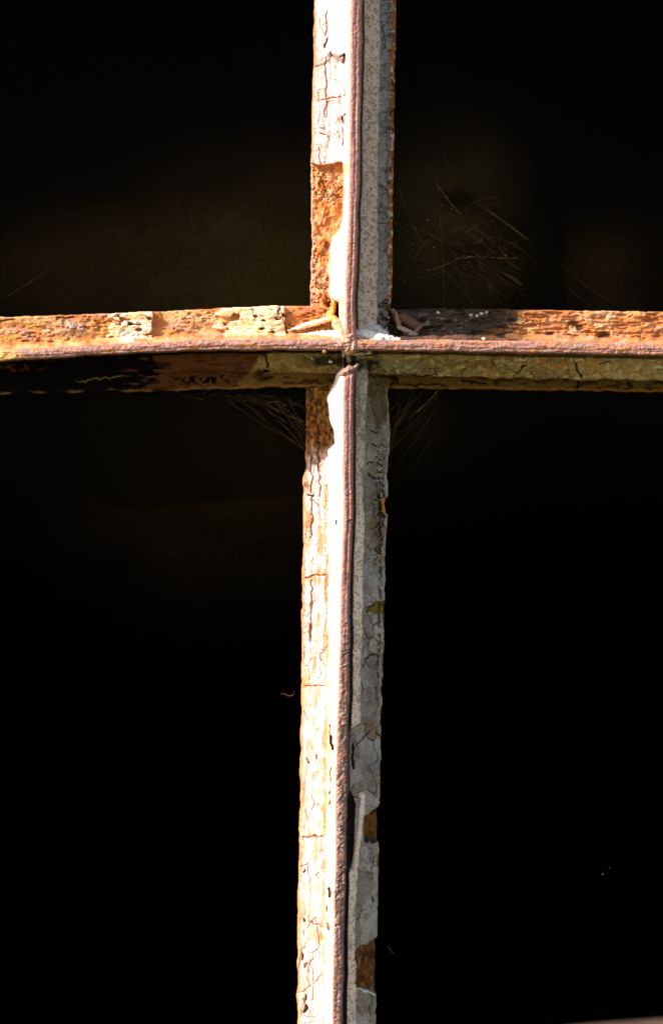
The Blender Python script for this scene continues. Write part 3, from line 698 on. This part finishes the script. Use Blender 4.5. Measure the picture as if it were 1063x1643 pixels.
# ---- room behind the glass, its lack of light painted as near-black walls
M_dark = plain('unlit_room_black', (.0012, .001, .0008), .95, 6, .4, .0)
x0, x1, y0, y1, da, db = -172, 1235, -172, 1815, GLASS+14, 2600
P = [W(x, y, da) for x, y in ((x0, y0), (x1, y0), (x1, y1), (x0, y1))]
P += [(p[0]*3.0, db*S, p[2]*3.0) for p in P]
me = bpy.data.meshes.new('dark_interior')
me.from_pydata(P, [], [(0, 1, 5, 4), (1, 2, 6, 5), (2, 3, 7, 6), (3, 0, 4, 7), (4, 5, 6, 7)]); me.update()
tag(link('dark_interior', me, M_dark), 'unlit dark room interior behind the four panes', None, None, 'structure')

# ------------------------------------------------------------------ cobwebs
M_web = plain('dusty_cobweb', (.10, .07, .026), .9, 170, .95)
M_webd = plain('faint_cobweb', (.042, .029, .009), .9, 200, .9)
rnd = random.Random(7)
wscale = .45
def thread(x0, y0, x1, y1, sag=4, r=.35, d0=GLASS-12, d1=GLASS-4, n=14, beads=.0):
    nx_, ny_ = -(y1-y0), (x1-x0); l = math.hypot(nx_, ny_) or 1
    s_ = rnd.uniform(-1, 1)*sag
    pts = []; rad = []
    for i in range(n):
        t = i/(n-1); w_ = 4*t*(1-t)*s_
        pts.append((x0+(x1-x0)*t+nx_/l*w_+rnd.uniform(-.25, .25), y0+(y1-y0)*t+ny_/l*w_+rnd.uniform(-.25, .25), d0+(d1-d0)*t))
        rad.append(r*rnd.uniform(.6, 1.2)*(1+ (rnd.random() < beads)*rnd.uniform(1, 2.5)))
    return tube_mesh('t', pts, rad, 5, 1, .1, rnd.randint(0, 9999))
def crumb(x, y, r, dz=GLASS-6):
    pts = [(x-r*.8, y+rnd.uniform(-1, 1)*r*.4, dz), (x, y, dz-r*.3), (x+r*.8, y+rnd.uniform(-1, 1)*r*.6, dz)]
    return tube_mesh('c', pts, [r*.45, r*rnd.uniform(.6, .9), r*.4], 6, .8, .35, rnd.randint(0, 9999))
# web in the upper right pane
pr = []
pr += [thread(781, 337, 848, 386, 2, .75, beads=.35), thread(760, 322, 781, 337, 1, .4), thread(756, 403, 834, 457, 4, .6, beads=.3), thread(812, 440, 836, 454, 1, .8), thread(686, 434, 738, 414, 2, .6, beads=.3), thread(748, 372, 768, 358, 1, .6),
       thread(704, 222, 714, 252, 1, .25), thread(714, 252, 732, 292, 2, .25), thread(700, 295, 740, 345, 3, .5, beads=.2), thread(900, 425, 996, 494, 5, .2), thread(905, 458, 948, 494, 3, .2), thread(640, 300, 700, 420, 9, .35), thread(650, 360, 735, 400, 9, .35),
       thread(700, 290, 712, 500, 6, .3), thread(690, 420, 760, 490, 8, .3), thread(628, 470, 690, 380, 6, .3), thread(740, 410, 830, 414, 5, .5, beads=.3), thread(762, 392, 774, 386, 1, .9), thread(728, 415, 756, 412, 2, .8, beads=.5), thread(800, 394, 812, 412, 3, .7, beads=.5)]
for (x, y, r) in [(685,353,3.2),(706,303,2.2),(716,316,2.0),(724,335,1.8),(730,338,1.6),(781,338,2.3),(812,362,1.4),(769,389,2.0),(739,413,2.0),(748,414,1.6),(751,420,1.8),(755,428,1.4),(790,413,2),(808,396,2.2),(811,408,2.4),(798,415,1.8),(802,420,1.6),(836,455,2.3),(695,397,2.2),(686,434,2.0),(818,443,1.6),(640,370,1.2),(726,374,1.6),(708,330,1.5),(648,452,1.4)]:
    pr.append(crumb(x, y, r))
fine = []
for i in range(44):
    an = rnd.uniform(0, 6.28); ln = rnd.uniform(25, 120); cx_, cy_ = rnd.gauss(745, 34), rnd.gauss(385, 34); an = rnd.choice((.6, .62, .55, -.35, 1.2, an))
    fine.append(thread(cx_, cy_, cx_+math.cos(an)*ln, min(cy_+math.sin(an)*ln, 495), rnd.uniform(2, 12), rnd.uniform(.25, .6), beads=.15))
for i in range(9):
    fine.append(thread(627, rnd.uniform(330, 480), rnd.uniform(680, 800), rnd.uniform(380, 498), 14, .3, n=24))
for i in range(46):
    pr.append(crumb(rnd.gauss(755, 48), rnd.gauss(385, 38), rnd.uniform(.4, 1.1)))
o = mesh_obj('cobweb', pr, M_web); mesh_obj('fine_threads', fine, M_webd, o); tag(o, 'wide dusty cobweb with crumbs on the pane right of the upper upright bar', 'cobweb', 'cobwebs on the panes')
# web in the corner under the left level bar
pr = [thread(424, 646, 486, 676, 5, .8, 92, 100, beads=.3), thread(380, 644, 424, 646, 5, .4), thread(430, 660, 488, 722, -8, .6, 96, 92), thread(440, 640, 490, 700, 5, .5), thread(462, 640, 490, 690, 4, .6), thread(455, 636, 492, 664, 4, .5),
      thread(280, 628, 322, 640, 3, .6), thread(322, 640, 350, 628, 3, .6), thread(350, 634, 440, 690, 8, .35), thread(380, 632, 486, 720, 10, .3), thread(424, 646, 448, 644, 2, .9, beads=.6), thread(470, 650, 491, 640, 2, .6)]
fine = []
for i in range(26): fine.append(thread(rnd.uniform(360, 470), 634, 490, rnd.uniform(645, 725), rnd.uniform(3, 16), rnd.uniform(.25, .6), n=20, beads=.12))
for i in range(26): pr.append(crumb(rnd.gauss(462, 22), rnd.gauss(656, 14), rnd.uniform(.5, 1.3)))
for (x, y) in ((322,641),(328,630),(300,634),(430,646)): pr.append(crumb(x, y, 2.0))
o = mesh_obj('cobweb', pr, M_web); mesh_obj('fine_threads', fine, M_webd, o); tag(o, 'sagging cobweb in the corner below the left level bar', 'cobweb', 'cobwebs on the panes')
pr = [thread(655, 672, 706, 622, 2, .75, beads=.3), thread(690, 640, 704, 625, 1, 1.0), thread(640, 740, 706, 640, 6, .35), thread(628, 690, 668, 640, 4, .4), thread(625, 660, 655, 636, 3, .45), thread(622, 720, 640, 650, 5, .35), thread(634, 790, 700, 690, 5, .25)]
fine = []
for i in range(18): fine.append(thread(624, rnd.uniform(640, 760), rnd.uniform(640, 720), 628, rnd.uniform(2, 10), rnd.uniform(.25, .55), n=20, beads=.12))
for i in range(18): pr.append(crumb(rnd.gauss(655, 16), rnd.gauss(658, 14), rnd.uniform(.5, 1.3)))
o = mesh_obj('cobweb', pr, M_web); mesh_obj('fine_threads', fine, M_webd, o); tag(o, 'thin slanting cobweb in the corner below the right level bar', 'cobweb', 'cobwebs on the panes')
tag(mesh_obj('cobweb', [thread(8, 478, 80, 432, 2, .4), thread(40, 458, 50, 452, 1, .8)], M_webd), 'single faint thread slanting up from the left end of the level bar', 'cobweb', 'cobwebs on the panes')
M_hair = plain('dark_hair', (.004, .003, .002), .8)
hp = dense([(312, 326, 102), (306, 342, 102), (307, 358, 102), (312, 377, 102)], 20)
tag(mesh_obj('hair', [tube_mesh('h', [tuple(p) for p in hp], .55, 5)], M_hair), 'short dark curved hair on the upper left pane', 'hair')
# small things stuck to the glass
wscale = 1.0
M_curl = plain('dry_red_leaf', (.05, .011, .004), .7, 900, .4)
cp = dense([(450, 1114, 100), (456, 1113, 99), (461, 1116, 98), (467, 1116.5, 97), (471, 1113, 95), (471.5, 1108, 93)], 30)
o = mesh_obj('dry_leaf_scrap', [tube_mesh('c', [tuple(p) for p in cp], [.4+1.0*math.sin(math.pi*min(i/26, 1))**1.2 for i in range(30)], 7, .6, .15, 3)], M_curl)
tag(o, 'tiny curled red scrap of dry leaf on the glass left of the lower upright bar', 'leaf scrap')
M_fib = plain('pale_fibre', (.07, .085, .075), .8)
tag(mesh_obj('fibre', [thread(622, 1518, 631, 1530, 1, .8, 100, 104), crumb(630, 1529, 1.6)], M_fib), 'tiny pale fibre on the glass right of the lower brown chip', 'fibre')
tag(mesh_obj('dust_speck', [crumb(966, 1403, 1.6), crumb(977, 1392, 1.1)], M_fib), 'pair of tiny pale specks far out on the lower right pane', 'speck')

# ------------------------------------------------------------------ blurred tan sill corner, nearer than the glass
M_sill = plain('sunlit_sandstone', (.07, .042, .027), .9, 60, .25)
pts = []
nxs, nys = 60, 24
vs_, fs = [], []
for j in range(nys):
    an = -math.pi/2+math.pi*j/(nys-1)
    for i in range(nxs):
        u = i/(nxs-1)
        x = 880+u*620; top = 1656-34*(1-math.exp(-(u*620)/300)) if u > 0 else 1652
        r = 60
        vs_.append(((x-CX)*S*.70, (-1250-math.sin(an)*r*-1)*S, -(top+r-CY)*S*.70+math.cos(an)*r*S*.70))
for j in range(nys-1):
    for i in range(nxs-1):
        q_ = j*nxs+i; fs.append((q_, q_+1, q_+nxs+1, q_+nxs))
b0 = len(vs_)
for i in range(nxs): vs_.append((vs_[i][0], vs_[i][1], vs_[i][2]-.06))
for i in range(nxs): k_ = (nys-1)*nxs+i; vs_.append((vs_[k_][0], vs_[k_][1], vs_[k_][2]-.06))
for i in range(nxs-1):
    fs.append((i+1, i, b0+i, b0+i+1)); k_ = (nys-1)*nxs+i; fs.append((k_, k_+1, b0+nxs+i+1, b0+nxs+i)); fs.append((b0+i, b0+i+1, b0+nxs+i+1, b0+nxs+i))
for i in (0, nxs-1): fs.append(tuple([j*nxs+i for j in range(nys)]+[b0+nxs+i, b0+i]))
me = bpy.data.meshes.new('stone_ledge'); me.from_pydata(vs_, [], fs); me.update()
me.polygons.foreach_set('use_smooth', [True]*len(fs))
tag(link('stone_ledge', me, M_sill), 'blurred tan rounded ledge at the bottom right corner', 'ledge')
